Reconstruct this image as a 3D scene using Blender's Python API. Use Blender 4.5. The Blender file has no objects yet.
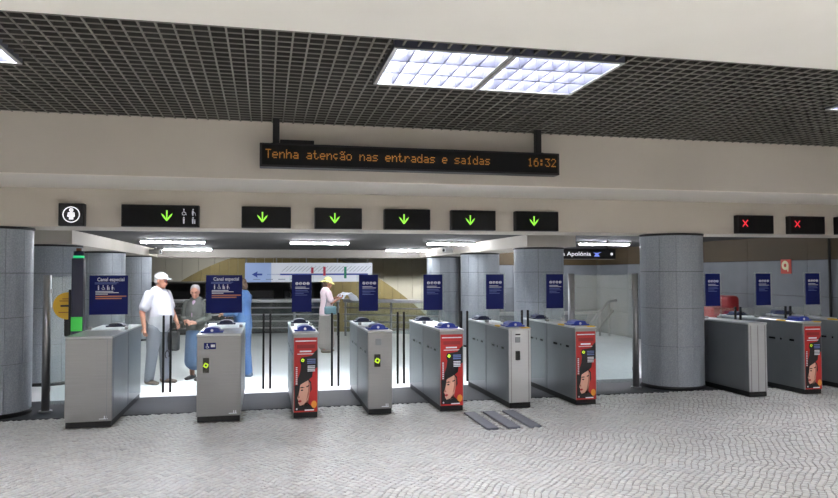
import bpy, bmesh, math, random
from mathutils import Vector, Matrix
random.seed(7)
PI = math.pi
scn = bpy.context.scene
COL = scn.collection

# ------------------------------------------------------------------ camera
YAW, PITCH, ROLL, EYE = 0.21789, 0.03418, -0.00246, 1.6914
fw = Vector((math.sin(YAW)*math.cos(PITCH), math.cos(YAW)*math.cos(PITCH), math.sin(PITCH)))
rt = Vector((math.cos(YAW), -math.sin(YAW), 0))
up = rt.cross(fw)
r2 = rt*math.cos(ROLL)+up*math.sin(ROLL)
u2 = up*math.cos(ROLL)-rt*math.sin(ROLL)
cd = bpy.data.cameras.new('camera'); cam = bpy.data.objects.new('camera', cd); COL.objects.link(cam)
cd.sensor_width = 36.0; cd.lens = 36.0*697.23/838.0; cd.clip_start = 0.05; cd.clip_end = 200
m = Matrix((r2, u2, -fw)).transposed().to_4x4(); m.translation = (0, 0, EYE)
cam.matrix_world = m
scn.camera = cam

# ------------------------------------------------------------------ world, exposure
w = bpy.data.worlds.new('world'); scn.world = w; w.use_nodes = True
w.node_tree.nodes['Background'].inputs[0].default_value = (0.55, 0.6, 0.7, 1)
w.node_tree.nodes['Background'].inputs[1].default_value = 0.02
vs = scn.view_settings
vs.view_transform = 'Standard'; vs.look = 'None'; vs.gamma = 1.0; vs.use_curve_mapping = False
vs.exposure = 0.55
LAMP = 22.5      # radiance of the ceiling luminaires
TUBE = 160.0       # radiance of the fluorescent tubes past the gates
SLOT_L = 40.0    # radiance of the unseen fill lights added behind the fascia beam
HALL = 70.0       # radiance of the unseen lamps added over the platform hall

# ------------------------------------------------------------------ materials
def lin(c):
    return tuple(((v/255)/12.92 if v/255 <= .04045 else ((v/255+.055)/1.055)**2.4) for v in c)
MATS = {}
def mat(name, rgb, rough=.6, metal=0.0, emit=0.0, noise=None, bump=None, spec=None, alpha=None, trans=None, attr=False, stretch=None):
    if name in MATS: return MATS[name]
    mt = bpy.data.materials.new(name); mt.use_nodes = True
    nt = mt.node_tree; b = nt.nodes['Principled BSDF']
    c = (*lin(rgb), 1)
    b.inputs['Base Color'].default_value = c
    b.inputs['Roughness'].default_value = rough
    b.inputs['Metallic'].default_value = metal
    if spec is not None: b.inputs['Specular IOR Level'].default_value = spec
    if emit:
        b.inputs['Emission Color'].default_value = c; b.inputs['Emission Strength'].default_value = emit
    if trans: b.inputs['Transmission Weight'].default_value = trans
    tc = None
    def coords(sc):
        t = nt.nodes.new('ShaderNodeTexCoord'); mp = nt.nodes.new('ShaderNodeMapping')
        mp.inputs['Scale'].default_value = sc if isinstance(sc, tuple) else (sc, sc, sc)
        nt.links.new(t.outputs['Object'], mp.inputs['Vector']); return mp.outputs['Vector']
    if noise:
        sc, amt = noise
        n = nt.nodes.new('ShaderNodeTexNoise'); n.inputs['Scale'].default_value = 1.0; n.inputs['Detail'].default_value = 4
        nt.links.new(coords(sc), n.inputs['Vector'])
        mr = nt.nodes.new('ShaderNodeMapRange'); mr.inputs['From Min'].default_value = .25; mr.inputs['From Max'].default_value = .75
        mr.inputs['To Min'].default_value = 1-amt; mr.inputs['To Max'].default_value = 1+amt
        nt.links.new(n.outputs['Fac'], mr.inputs['Value'])
        mx = nt.nodes.new('ShaderNodeMix'); mx.data_type = 'RGBA'; mx.blend_type = 'MULTIPLY'
        mx.inputs['Factor'].default_value = 1
        mx.inputs['A'].default_value = c
        if attr:
            at = nt.nodes.new('ShaderNodeAttribute'); at.attribute_name = 'tone'
            nt.links.new(at.outputs['Color'], mx.inputs['A'])
        nt.links.new(mr.outputs['Result'], mx.inputs['B'])
        nt.links.new(mx.outputs['Result'], b.inputs['Base Color'])
    if bump:
        sc, st = bump
        n = nt.nodes.new('ShaderNodeTexNoise'); n.inputs['Scale'].default_value = 1.0; n.inputs['Detail'].default_value = 3
        nt.links.new(coords(sc), n.inputs['Vector'])
        bp = nt.nodes.new('ShaderNodeBump'); bp.inputs['Strength'].default_value = st; bp.inputs['Distance'].default_value = .01
        nt.links.new(n.outputs['Fac'], bp.inputs['Height']); nt.links.new(bp.outputs['Normal'], b.inputs['Normal'])
    MATS[name] = mt; return mt
def glass_mat(name, tint, refl=.10):
    mt = bpy.data.materials.new(name); mt.use_nodes = True; nt = mt.node_tree
    for n in list(nt.nodes): nt.nodes.remove(n)
    o = nt.nodes.new('ShaderNodeOutputMaterial'); t = nt.nodes.new('ShaderNodeBsdfTransparent'); g = nt.nodes.new('ShaderNodeBsdfGlossy')
    t.inputs['Color'].default_value = (*tint, 1); g.inputs['Roughness'].default_value = .03
    mx = nt.nodes.new('ShaderNodeMixShader'); lw = nt.nodes.new('ShaderNodeLayerWeight'); lw.inputs['Blend'].default_value = .35
    mr = nt.nodes.new('ShaderNodeMapRange'); mr.inputs['To Min'].default_value = refl*.5; mr.inputs['To Max'].default_value = .6
    nt.links.new(lw.outputs['Facing'], mr.inputs['Value']); nt.links.new(mr.outputs['Result'], mx.inputs['Fac'])
    nt.links.new(t.outputs[0], mx.inputs[1]); nt.links.new(g.outputs[0], mx.inputs[2]); nt.links.new(mx.outputs[0], o.inputs['Surface'])
    MATS[name] = mt; return mt

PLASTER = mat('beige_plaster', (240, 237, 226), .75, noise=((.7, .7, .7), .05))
SOFFIT_LIT = mat('soffit_lit_plaster', (246, 239, 228), .75)  # paler than the beam faces in place of light bounced off the floor
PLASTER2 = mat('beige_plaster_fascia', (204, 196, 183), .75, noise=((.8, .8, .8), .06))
MORTAR = mat('joint_sand', (152, 149, 142), .95, noise=((9, 9, 9), .2))
COBBLE = mat('limestone_cobble', (214, 210, 204), .34, noise=((.8, .8, .8), .07), attr=True, spec=.35)
DARKSLAB = mat('dark_granite_floor', (50, 51, 55), .6, noise=((3, 3, 3), .1), spec=.3)
WHITEFLOOR = mat('pale_polished_floor', (234, 236, 236), .25, noise=((.6, .6, .6), .05))
GRANITE = mat('grey_granite', (148, 154, 160), .5, noise=((60, 60, 60), .22))
GRANITE_J = mat('granite_joint', (70, 72, 74), .9)
BLACK = mat('black_metal', (14, 14, 16), .45)
RUBBER = mat('black_rubber', (16, 16, 17), .7)
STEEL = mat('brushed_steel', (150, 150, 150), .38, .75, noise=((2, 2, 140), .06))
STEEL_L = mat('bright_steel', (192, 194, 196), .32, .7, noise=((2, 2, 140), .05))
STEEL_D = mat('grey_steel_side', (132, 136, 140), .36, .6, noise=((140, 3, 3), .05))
CHROME = mat('polished_steel_post', (150, 150, 150), .38, .8)
GRID = mat('grid_blade', (56, 54, 50), .7)
GRID_LIP = mat('grid_lip', (118, 116, 107), .6)
PLENUM = mat('plenum_black', (34, 32, 30), .9)
CEIL_D = mat('dark_ceiling', (52, 50, 47), .8, noise=((8, 8, 8), .12))
BLUE = mat('sign_blue', (14, 26, 98), .5, spec=.2)
WHITE = mat('print_white', (235, 238, 245), .5)
PALE = mat('print_pale_blue', (120, 140, 200), .5)
ORANGE = mat('print_orange', (190, 120, 90), .5)
BLUEPL = mat('blue_plastic', (28, 52, 150), .3)
NAVYPL = mat('navy_plastic', (22, 26, 56), .35)
YELLOW = mat('yellow_sticker', (222, 178, 40), .5)
SLOT = mat('sensor_black', (18, 18, 20), .25)
GREEN_E = mat('green_led', (150, 235, 70), .5, emit=.7)
LIME_E = mat('lime_symbol', (195, 225, 40), .5, emit=.45)
RED_E = mat('red_led', (235, 45, 60), .5, emit=.8)
AMBER_E = mat('amber_led', (190, 130, 52), .5, emit=.27)
WHITE_E = mat('lit_white', (240, 240, 245), .5, emit=.55)
LEDDARK = mat('display_face', (14, 14, 16), .5, spec=.2)
LAMP_M = mat('lamp_diffuser', (244, 245, 255), .5, emit=LAMP)
LAMP_HOT = mat('lamp_core', (255, 255, 255), .5, emit=LAMP*1.5)
LOUVRE = mat('louvre_grey', (84, 86, 100), .3, .3)
FRAME_G = mat('lamp_frame', (190, 190, 188), .4, .4)
TUBE_M = mat('tube_lamp', (245, 248, 255), .5, emit=TUBE)
SLOT_M = mat('fill_slot_lamp', (245, 248, 255), .5, emit=SLOT_L)
HALL_M = mat('hall_fill_lamp', (255, 250, 240), .5, emit=HALL)
GLASS = glass_mat('clear_glass', (.94, .97, .96), .03)
GLASS2 = glass_mat('fixed_glass', (.84, .89, .89), .16)
BROWN = mat('brown_plaster', (74, 59, 34), .7, noise=((1.5, .6, 1.5), .15))
CONCRETE = mat('concrete_panel', (116, 120, 126), .6, noise=((3, 3, 3), .08))
OCHRE = mat('ochre_panel', (150, 138, 98), .7, noise=((2, 2, 2), .12))
WPANEL = mat('white_wall_panel', (214, 214, 206), .5, noise=((1, 1, 1), .04))
HALLDARK = mat('hall_dark', (66, 66, 64), .8)
RED_P = mat('poster_red', (186, 38, 36), .45)
RED_D = mat('poster_dark_red', (146, 30, 32), .45)
P_BLACK = mat('poster_black', (20, 17, 20), .45)
P_SKIN = mat('poster_skin', (222, 170, 148), .45)
P_SKIN2 = mat('poster_skin_shadow', (176, 112, 96), .45)
P_ORANGE = mat('poster_orange', (226, 150, 52), .45)
P_LIPS = mat('poster_lips', (170, 40, 48), .45)
RED_TH = mat('red_vinyl', (150, 30, 34), .5)
STRIP = mat('tactile_grey', (98, 100, 108), .6, noise=((20, 20, 20), .1))

# ------------------------------------------------------------------ mesh helpers
def link(name, me, parent=None, loc=None):
    o = bpy.data.objects.new(name, me); COL.objects.link(o)
    if parent is not None: o.parent = parent
    if loc is not None: o.location = loc
    return o
def from_bm(name, bm, mats, parent=None, loc=None, smooth=False):
    me = bpy.data.meshes.new(name); bmesh.ops.recalc_face_normals(bm, faces=bm.faces); bm.to_mesh(me); bm.free()
    for mm in (mats if isinstance(mats, (list, tuple)) else [mats]): me.materials.append(mm)
    if smooth:
        for p in me.polygons: p.use_smooth = True
    return link(name, me, parent, loc)
def bx(bm, x0, x1, y0, y1, z0, z1, bev=0.0, seg=1, mi=0):
    g = bmesh.ops.create_cube(bm, size=1, matrix=Matrix.Translation(((x0+x1)/2, (y0+y1)/2, (z0+z1)/2)) @ Matrix.Diagonal((x1-x0, y1-y0, z1-z0, 1)))
    vv = g['verts']; fs = set(f for v in vv for f in v.link_faces)
    for f in fs: f.material_index = mi
    if bev:
        es = list(set(e for v in vv for e in v.link_edges))
        r = bmesh.ops.bevel(bm, geom=es, offset=bev, segments=seg, affect='EDGES', profile=.5)
        for f in r['faces']: f.material_index = mi
def box(name, x0, x1, y0, y1, z0, z1, m_, parent=None, bev=0.0, seg=1):
    bm = bmesh.new(); bx(bm, x0, x1, y0, y1, z0, z1, bev, seg)
    return from_bm(name, bm, m_, parent)
def cyl(bm, p0, p1, r, n=16, r1=None):
    p0, p1 = Vector(p0), Vector(p1); d = p1-p0
    q = d.to_track_quat('Z', 'Y').to_matrix().to_4x4(); q.translation = (p0+p1)/2
    bmesh.ops.create_cone(bm, cap_ends=True, segments=n, radius1=r, radius2=r if r1 is None else r1, depth=d.length, matrix=q)
def rod(name, p0, p1, r, m_, parent=None, n=16, r1=None):
    bm = bmesh.new(); cyl(bm, p0, p1, r, n, r1); o = from_bm(name, bm, m_, parent)
    for p in o.data.polygons: p.use_smooth = len(p.vertices) == 4
    return o
def prism(bm, pts, y, t, mi=0):
    """2D outline (x,z) placed at y, facing -Y, thickness t towards +Y"""
    a = [bm.verts.new((x, y, z)) for x, z in pts]; b = [bm.verts.new((x, y+t, z)) for x, z in pts]
    fs = [bm.faces.new(a), bm.faces.new(b[::-1])]
    n = len(pts)
    for i in range(n): fs.append(bm.faces.new((a[i], b[i], b[(i+1) % n], a[(i+1) % n])))
    for f in fs: f.material_index = mi
def disc2(cx, cz, rx, rz=None, n=14, a0=0, a1=2*PI, rot=0):
    rz = rx if rz is None else rz; out = []
    full = abs(a1-a0-2*PI) < 1e-6
    for i in range(n if full else n+1):
        a = a0+(a1-a0)*i/n; x, z = rx*math.cos(a), rz*math.sin(a)
        out.append((cx+x*math.cos(rot)-z*math.sin(rot), cz+x*math.sin(rot)+z*math.cos(rot)))
    return out
def stroke2(p0, p1, w_):
    d = Vector((p1[0]-p0[0], p1[1]-p0[1])); n = Vector((-d.y, d.x)).normalized()*w_/2
    return [(p0[0]+n.x, p0[1]+n.y), (p0[0]-n.x, p0[1]-n.y), (p1[0]-n.x, p1[1]-n.y), (p1[0]+n.x, p1[1]+n.y)]
def ring2(bm, cx, cz, ro, ri, y, t, n=24, mi=0, a0=0, a1=2*PI):
    for i in range(n):
        b0 = a0+(a1-a0)*i/n; b1 = a0+(a1-a0)*(i+1)/n
        prism(bm, [(cx+ri*math.cos(b0), cz+ri*math.sin(b0)), (cx+ro*math.cos(b0), cz+ro*math.sin(b0)),
                   (cx+ro*math.cos(b1), cz+ro*math.sin(b1)), (cx+ri*math.cos(b1), cz+ri*math.sin(b1))], y, t, mi)
def text_obj(name, body, size, x, z, y, m_, parent, align='LEFT', width=None, rotz=0.0):
    cu = bpy.data.curves.new(name, 'FONT'); cu.body = body; cu.size = size; cu.extrude = .0008; cu.align_x = align; cu.offset = size*.012
    t = bpy.data.objects.new('tmp', cu); COL.objects.link(t)
    dg = bpy.context.evaluated_depsgraph_get()
    me = bpy.data.meshes.new_from_object(t.evaluated_get(dg)); bpy.data.objects.remove(t)
    me.name = name; me.materials.clear(); me.materials.append(m_)
    for p in me.polygons: p.material_index = 0
    o = link(name, me, parent)
    s = 1.0
    if width:
        xs = [v.co.x for v in me.vertices]; s = width/(max(xs)-min(xs))
    o.matrix_local = Matrix.Translation((x, y, z)) @ Matrix.Rotation(rotz, 4, 'Z') @ Matrix.Rotation(PI/2, 4, 'X') @ Matrix.Diagonal((s, 1, 1, 1))
    return o
def tag(o, label, cat, group=None):
    o['label'] = label; o['category'] = cat
    if group: o['group'] = group
    return o
def thing(name, label, cat, loc=(0, 0, 0), rz=0.0, group=None):
    o = bpy.data.objects.new(name, None); COL.objects.link(o); o.location = loc; o.rotation_euler = (0, 0, rz); o.empty_display_size = .1
    return tag(o, label, cat, group)
def struct(o, label=None):
    o['kind'] = 'structure'
    if label: o['label'] = label
    return o

# ================================================================== SETTING
XL, XR, YB = -5.2, 9.3, -3.6          # near hall: left wall, right wall, wall behind the camera
ZC = 3.347                             # open-cell ceiling
# ---- floors
struct(box('floor_front', XL, XR, YB, 3.0, -.30, 0, mat('limestone_floor', (205, 202, 196), .5, noise=((14, 14, 14), .1))), 'pale stone floor of the ticket hall')
struct(box('floor', XL, XR, 3.0, 8.95, -.30, -.012, MORTAR), 'sand bed of the cobbled station floor')
struct(box('floor_gate_strip', XL, XR, 8.95, 10.18, -.30, 0, DARKSLAB), 'smooth dark grey floor strip under the ticket gates')
struct(box('floor_paid_area', XL, XR, 10.18, 20.2, -.30, 0, WHITEFLOOR), 'pale polished floor beyond the ticket gates')
G = [(-2.123, -1.641), (-.746, -.262), (.330, .622), (1.212, 1.506), (2.095, 2.397), (2.987, 3.278), (3.880, 4.172), (6.421, 6.701), (7.291, 7.576), (8.170, 8.455)]   # ticket gates, x from-to
STR = [(2.355, 2.49), (2.595, 2.74), (2.842, 2.985)]
# ---- cobbles: 20,000 stones, one mesh
def cobbles():
    V, F, T = [], [], []
    su, sv = .056, .056
    th = .70; ct, st_ = math.cos(th), math.sin(th)      # courses run diagonally across the hall
    x0, y0 = XL*ct-8.95*st_, XL*st_+3.0*ct
    nu, nv = int((XR*ct-3.0*st_-x0)/su), int((XR*st_+8.95*ct-y0)/sv)
    def wp(u, v):
        u += .013*math.sin(2*PI*v/.66+2.1*u+1.5*math.sin(.9*u+.7*v))+.010*math.sin(2*PI*v/.43-1.6*u)+.045*math.sin(2*PI*v/2.3-.9*u+1)
        v += .03*math.sin(2*PI*u/1.9+.7*v)
        return u*ct+v*st_, -u*st_+v*ct
    for i in range(nu+2):
        off = random.random()*sv
        for j in range(nv+2):
            u0 = x0+i*su; v0 = y0+j*sv+off-sv
            g, h = .003+.003*random.random(), .0018+.002*random.random()
            cs = []
            for a, b in ((u0+g, v0+h), (u0+su-g, v0+h), (u0+su-g, v0+sv-h), (u0+g, v0+sv-h)):
                a += random.uniform(-.003, .003); b += random.uniform(-.003, .003)
                x, y = wp(a, b); cs.append((x, y))
            if min(c[1] for c in cs) < 3.0 or min(c[0] for c in cs) < XL or max(c[0] for c in cs) > XR or max(c[1] for c in cs) > 8.955: continue
            if max(c[1] for c in cs) > 8.312 and any(max(c[0] for c in cs) > a and min(c[0] for c in cs) < b for a, b in G): continue
            if any(max(c[0] for c in cs) > a and min(c[0] for c in cs) < b for a, b in STR) and min(c[1] for c in cs) < 8.165 and max(c[1] for c in cs) > 7.255: continue
            z = random.uniform(-.0025, .0025); tl = [random.uniform(-.0015, .0015) for _ in range(4)]
            mx = sum(c[0] for c in cs)/4; my = sum(c[1] for c in cs)/4
            k = len(V)
            for c, t in zip(cs, tl): V.append((mx+(c[0]-mx)*.86, my+(c[1]-my)*.86, z+t))
            for c in cs: V.append((c[0], c[1], z-.006))
            for c in cs: V.append((c[0], c[1], -.02))
            F.append((k, k+1, k+2, k+3))
            for q in range(4):
                r = (q+1) % 4
                F.append((k+4+q, k+4+r, k+r, k+q)); F.append((k+8+q, k+8+r, k+4+r, k+4+q))
            b = random.gauss(1, .055); b = max(.72, min(1.1, b)); wm = random.uniform(-.02, .02)
            if random.random() < .03: b *= .86
            base = lin((182, 181, 177))
            T.append((base[0]*b*(1+wm), base[1]*b, base[2]*b*(1-wm)))
    me = bpy.data.meshes.new('cobblestones'); me.from_pydata(V, [], F); me.update()
    ca = me.color_attributes.new('tone', 'FLOAT_COLOR', 'POINT')
    buf = []
    for t in T: buf += [t[0], t[1], t[2], 1.0]*12
    ca.data.foreach_set('color', buf)
    me.materials.append(COBBLE)
    o = link('cobblestones', me); o['kind'] = 'stuff'; o['label'] = 'pale limestone cobbles laid in wavy rows across the floor'; o['category'] = 'paving'
cobbles()
# ---- walls of the near hall
struct(box('wall_left', XL-.2, XL, YB, 21, 0, 3.9, PLASTER))
struct(box('wall_back', XL, XR, YB-.2, YB, 0, 3.9, PLASTER))
struct(box('wall_right', XR, XR+.2, YB, 8.9, 0, 3.9, PLASTER))
# ---- ceilings and beams of the near hall
struct(box('ceiling', XL, XR, 2.35, 4.656, 3.30, 3.9, PLASTER), 'flat beige ceiling in front of the open grid')
struct(box('ceiling_void', XL, XR, YB, 7.9, 3.9, 4.0, PLENUM), 'black void above the open cell ceiling')
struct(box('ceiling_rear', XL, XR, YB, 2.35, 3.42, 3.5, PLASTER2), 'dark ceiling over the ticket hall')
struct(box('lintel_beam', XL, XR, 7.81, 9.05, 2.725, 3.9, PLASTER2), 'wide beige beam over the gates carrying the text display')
struct(box('soffit_panel', XL, XR, 7.815, 9.05, 2.717, 2.725, SOFFIT_LIT), 'thin slab under the wide beam, paler to stand in for floor bounce light')
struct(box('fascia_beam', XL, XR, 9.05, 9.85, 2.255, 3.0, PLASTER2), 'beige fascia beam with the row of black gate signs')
# ---- open-cell grid ceiling: every blade is a piece
P = .113; GX0, GX1, GY0, GY1 = XL+.02, XR, 4.70, 7.80
grid = bpy.data.objects.new('ceiling_grid', None); COL.objects.link(grid); struct(grid, 'dark grey open cell grid ceiling')
LX = [(-3.70, -1.86), (.915, 2.755), (5.53, 7.37)]; LY = (4.945, 5.95)
_bl = {}
def blade(axis, a0, a1, c):
    L = round(a1-a0, 3)
    if L < .03: return
    key = (axis, L)
    if key not in _bl:
        bm = bmesh.new(); t = .007
        for tt, z0, z1, q in ((t, 0, .006, 1), (t*.6, .006, .055, 0)):
            if axis == 'x': bx(bm, 0, L, -tt, tt, z0, z1, mi=q)
            else: bx(bm, -tt, tt, 0, L, z0, z1, mi=q)
        me = bpy.data.meshes.new('blade'); bm.to_mesh(me); bm.free(); me.materials.append(GRID); me.materials.append(GRID_LIP); _bl[key] = me
    link('grid_blade', _bl[key], grid, (a0, c, ZC) if axis == 'x' else (c, a0, ZC))
y = GY0
while y < GY1:
    if LY[0]-.02 < y < LY[1]+.02:
        s = GX0
        for a, b in LX: blade('x', s, a-.012, y); s = b+.012
        blade('x', s, GX1, y)
    else: blade('x', GX0, GX1, y)
    y += P
x = GX0+P*.5
while x < GX1:
    if any(a-.015 < x < b+.015 for a, b in LX):
        blade('y', GY0, LY[0]-.012, x); blade('y', LY[1]+.012, GY1, x)
    else: blade('y', GY0, GY1, x)
    x += P
# ---- ceiling luminaires
def luminaire(x0, x1, y0, y1, z, label):
    t = thing('ceiling_light', label, 'ceiling light', ((x0+x1)/2, (y0+y1)/2, z), group='square louvred ceiling lights')
    hx, hy = (x1-x0)/2, (y1-y0)/2
    bm = bmesh.new(); f = .028; D_ = .19
    bx(bm, -hx, hx, -hy, -hy+f, 0, D_); bx(bm, -hx, hx, hy-f, hy, 0, D_)
    bx(bm, -hx, -hx+f, -hy+f, hy-f, 0, D_); bx(bm, hx-f, hx, -hy+f, hy-f, 0, D_); bx(bm, -hx, hx, -hy, hy, D_, D_+.015)
    from_bm('housing', bm, LOUVRE, t)
    bm = bmesh.new()
    for a_ in ((-hx, hx, -hy, -hy+f), (-hx, hx, hy-f, hy), (-hx, -hx+f, -hy+f, hy-f), (hx-f, hx, -hy+f, hy-f)): bx(bm, *a_, -.006, .001)
    from_bm('frame', bm, FRAME_G, t)
    box('diffuser', -hx+f, hx-f, -hy+f, hy-f, D_-.02, D_-.005, LAMP_M, t)
    nx, ny = 6, 3
    for i in range(1, nx):
        xx = -hx+f+(2*hx-2*f)*i/nx; box('louvre_blade', xx-.006, xx+.006, -hy+f, hy-f, .008, .10, LOUVRE, t)
    for j in range(1, ny):
        yy = -hy+f+(2*hy-2*f)*j/ny; box('louvre_blade', -hx+f, hx-f, yy-.012, yy+.012, .004, .11, LOUVRE, t)
    for j in range(ny):
        yy = -hy+f+(2*hy-2*f)*(j+.5)/ny
        rod('lamp_tube', (-hx+f, yy, .135), (hx-f, yy, .135), .016, LAMP_HOT, t, 10)
for k, (a, b) in enumerate(LX):
    mid = (a+b)/2
    lab = {0: ('louvred ceiling light out past the left edge of the grid', 'louvred ceiling light cut off by the left edge of the photo'),
           1: ('left of the two joined louvred ceiling lights above the text display', 'right of the two joined louvred ceiling lights above the text display'),
           2: ('louvred ceiling light just showing at the right edge of the photo', 'louvred ceiling light out past the right edge of the photo')}[k]
    luminaire(a, mid-.006, LY[0], LY[1], 3.335, lab[0]); luminaire(mid+.006, b, LY[0], LY[1], 3.335, lab[1])
RX = XL+.45
for row, nm in ((1.0, 'nearer'), (-2.4, 'rear')):      # rows of the same lights, added out of view to brighten the hall
    for k in range(9):
        luminaire(RX+k*1.52, RX+k*1.52+.92, row, row+1.0, 3.225, 'added louvred fill light in the %s row over the photographer, out of the picture' % nm)

# ---- area past the gates
struct(box('ceiling_paid_area', XL, XR, 10.80, 20.7, 2.35, 2.6, CEIL_D), 'dark low ceiling past the gates')
struct(box('ceiling_edge', XL, XR, 9.85, 10.15, 2.35, 2.6, CEIL_D), 'dark low ceiling edge behind the fascia beam')
struct(box('ceiling_fill_slot', XL, XR, 10.15, 10.80, 2.585, 2.6, FRAME_G), 'unseen slot added in the low ceiling for the fill lights')
for xx, lab in ((-3.28, 'left'), (4.88, 'right')):
    struct(box('ceiling_beam', xx-.45, xx+.45, 11.35, 20.7, 2.14, 2.349, PLASTER2), 'pale ceiling beam running along the %s row of columns' % lab)
struct(box('cross_beam', -2.83, 4.43, 19.9, 20.7, 2.125, 2.349, mat('grey_plaster', (158, 152, 144), .8)), 'beige cross beam at the end of the low ceiling')
TY = [(-2.36, -1.14, 14.3), (.49, 1.70, 14.3), (3.33, 4.40, 14.3), (-2.5, -1.32, 18.6), (3.2, 4.38, 18.6), (6.6, 7.8, 13.9), (6.6, 7.8, 17.4)]
TL = ['left tube light in the front row under the low ceiling', 'middle tube light in the front row above the line map', 'right tube light in the front row near the right columns',
      'left tube light in the rear row near the cross beam', 'right tube light in the rear row near the cross beam', 'tube light above the hanging direction sign', 'tube light deep behind the glass panel']
for (a, b, yy), lab in zip(TY, TL):
    t = thing('tube_light', lab, 'ceiling light', ((a+b)/2, yy, 2.35), group='tube lights past the gates'); h = (b-a)/2
    box('housing', -h, h, -.09, .09, -.04, 0, FRAME_G, t)
    box('end_cap', -.02, .02, -.07, .07, -.075, -.05, FRAME_G, t)
    for s in (-1, 1):
        rod('tube', (.02*s, 0, -.056), (s*(h-.02), 0, -.056), .016, TUBE_M, t, 12)
for a, q in ((-1.6, 'wide gate passage'), (-.1, 'gates left of centre'), (1.4, 'middle gates'), (2.9, 'silver gate'), (6.9, 'right gates')):  # hidden lights added to brighten the people and floor past the gates
    t = thing('fill_slot_light', 'unseen fill light added behind the fascia beam over the ' + q, 'ceiling light', (a, 10.475, 2.584), group='added slot fill lights')
    box('housing', -.7, .7, -.24, .24, -.02, -.0005, FRAME_G, t); box('diffuser', -.68, .68, -.22, .22, -.03, -.02, SLOT_M, t)
    for k in range(6): box('fin', -.7+k*.28-.005, -.7+k*.28+.005, -.30, .30, -.225, -.03, LOUVRE, t)  # fins added to keep this fill light off the column tops
# ---- right side wall: granite-grey panels below, brown plaster above
wr = box('wall_side', XR, XR+.2, 8.9, 18.4, 0, 3.2, GRANITE_J); struct(wr, 'side wall of grey concrete panels with brown plaster above')
yy = 8.9; pm = {}
while yy < 18.3:
    y1 = min(yy+1.55, 18.38)
    for z0, z1 in ((0, .635), (.635, 1.262), (1.262, 1.9)):
        bm = bmesh.new(); bx(bm, XR-.03, XR+.01, yy+.004, y1-.004, z0+.004, z1-.004, .004); from_bm('wall_panel', bm, CONCRETE, wr)
    bm = bmesh.new(); bx(bm, XR-.02, XR+.01, yy+.002, y1-.002, 1.905, 2.35, .003); from_bm('plaster_panel', bm, BROWN, wr)
    yy += 1.55
we = box('wall_end', 5.45, XR, 18.4, 18.6, 0, 2.6, GRANITE_J); struct(we, 'end wall behind the stairs with grey panels and brown top')
xx = 5.45
while xx < XR-.1:
    x1 = min(xx+1.28, XR-.02)
    for z0, z1 in ((0, .635), (.635, 1.262), (1.262, 1.9)):
        bm = bmesh.new(); bx(bm, xx+.004, x1-.004, 18.37, 18.41, z0+.004, z1-.004, .004); from_bm('wall_panel', bm, CONCRETE, we)
    bm = bmesh.new(); bx(bm, xx+.002, x1-.002, 18.38, 18.41, 1.905, 2.35, .003); from_bm('plaster_panel', bm, BROWN, we)
    xx += 1.28
pp = rod('conduit_pipe', (XR-.06, 9.92, 0), (XR-.06, 9.92, 2.35), .020, HALLDARK, None, 12); tag(pp, 'dark vertical conduit pipe on the right side wall', 'pipe')
# ---- platform hall far behind
struct(box('floor_platform', -14, 18, 20.2, 36, -5.2, -5.0, HALLDARK), 'platform floor below the railing')
struct(box('wall_void', XL-.2, XR, 20.0, 20.2, -5.0, -.30, CONCRETE), 'edge wall dropping from the railing to the platform')
struct(box('ceiling_hall', -14, 18, 20.7, 36, 3.3, 3.5, HALLDARK), 'dark ceiling of the platform hall')
struct(box('wall_hall_left', -14.2, -14, 19.4, 36, -5, 3.3, HALLDARK)); struct(box('wall_hall_right', 18, 18.2, 19.4, 36, -5, 3.3, HALLDARK))
struct(box('wall_upper', -14, 18, 20.5, 20.7, 2.6, 3.5, HALLDARK), 'dark wall above the low ceiling edge')
struct(box('wall_hall_front', 5.45, 18, 19.2, 19.4, -5, 3.3, CONCRETE)); struct(box('wall_hall_corner', -14, XL, 19.2, 19.4, -5, 3.3, CONCRETE))
wf = struct(box('wall_far', -14, 18, 34, 34.2, -5, 3.3, HALLDARK), 'far wall of the platform hall with tall white panels')
xx = -13.9; wp_me = None
bm = bmesh.new(); bx(bm, .006, .72, -.06, .01, -4.9, 3.2, .01); wp_me = bpy.data.meshes.new('wall_panel'); bm.to_mesh(wp_me); bm.free(); wp_me.materials.append(WPANEL)
while xx < 17.2:
    link('wall_panel', wp_me, wf, (xx, 34, 0)); xx += .726
# ochre vault end: slats cut to an arch outline
ar = thing('ochre_arch', 'ochre slatted arch on the far side of the platform hall', 'arch', (1.2, 33.2, -5.0))
arch_z = lambda d: max(.3, 7.79-.0687*d*d)
for i in range(36):
    xa = -7.2+i*.4; bm = bmesh.new()
    prism(bm, [(xa+.008, 0), (xa+.392, 0), (xa+.392, arch_z(xa+.392+.3)), (xa+.008, arch_z(xa+.008+.3))], -.12, .24)
    from_bm('slat', bm, OCHRE, ar)
for i in range(7):
    yy = 21.5+i*1.7
    struct(box('ceiling_slat', 4.6, 17, yy, yy+.25, 2.75, 3.29, HALLDARK), 'dark ceiling fin over the platform hall')
for i, xx in enumerate((6.2, 9.4, -2.2)):  # lamps out of view, put in to brighten the far hall
    t = thing('hall_fill_lamp', 'unseen fill lamp added under the %s part of the platform hall ceiling' % ('middle', 'right', 'left')[i], 'ceiling light', (xx, 31, 3.3), group='added platform hall lamps')
    L_ = (1.2, 1.2, .45)[i]; box('housing', -L_, L_, -.16, .16, -.06, 0, FRAME_G, t); box('diffuser', -L_+.05, L_-.05, -.13, .13, -.10, -.06, HALL_M, t)
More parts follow.
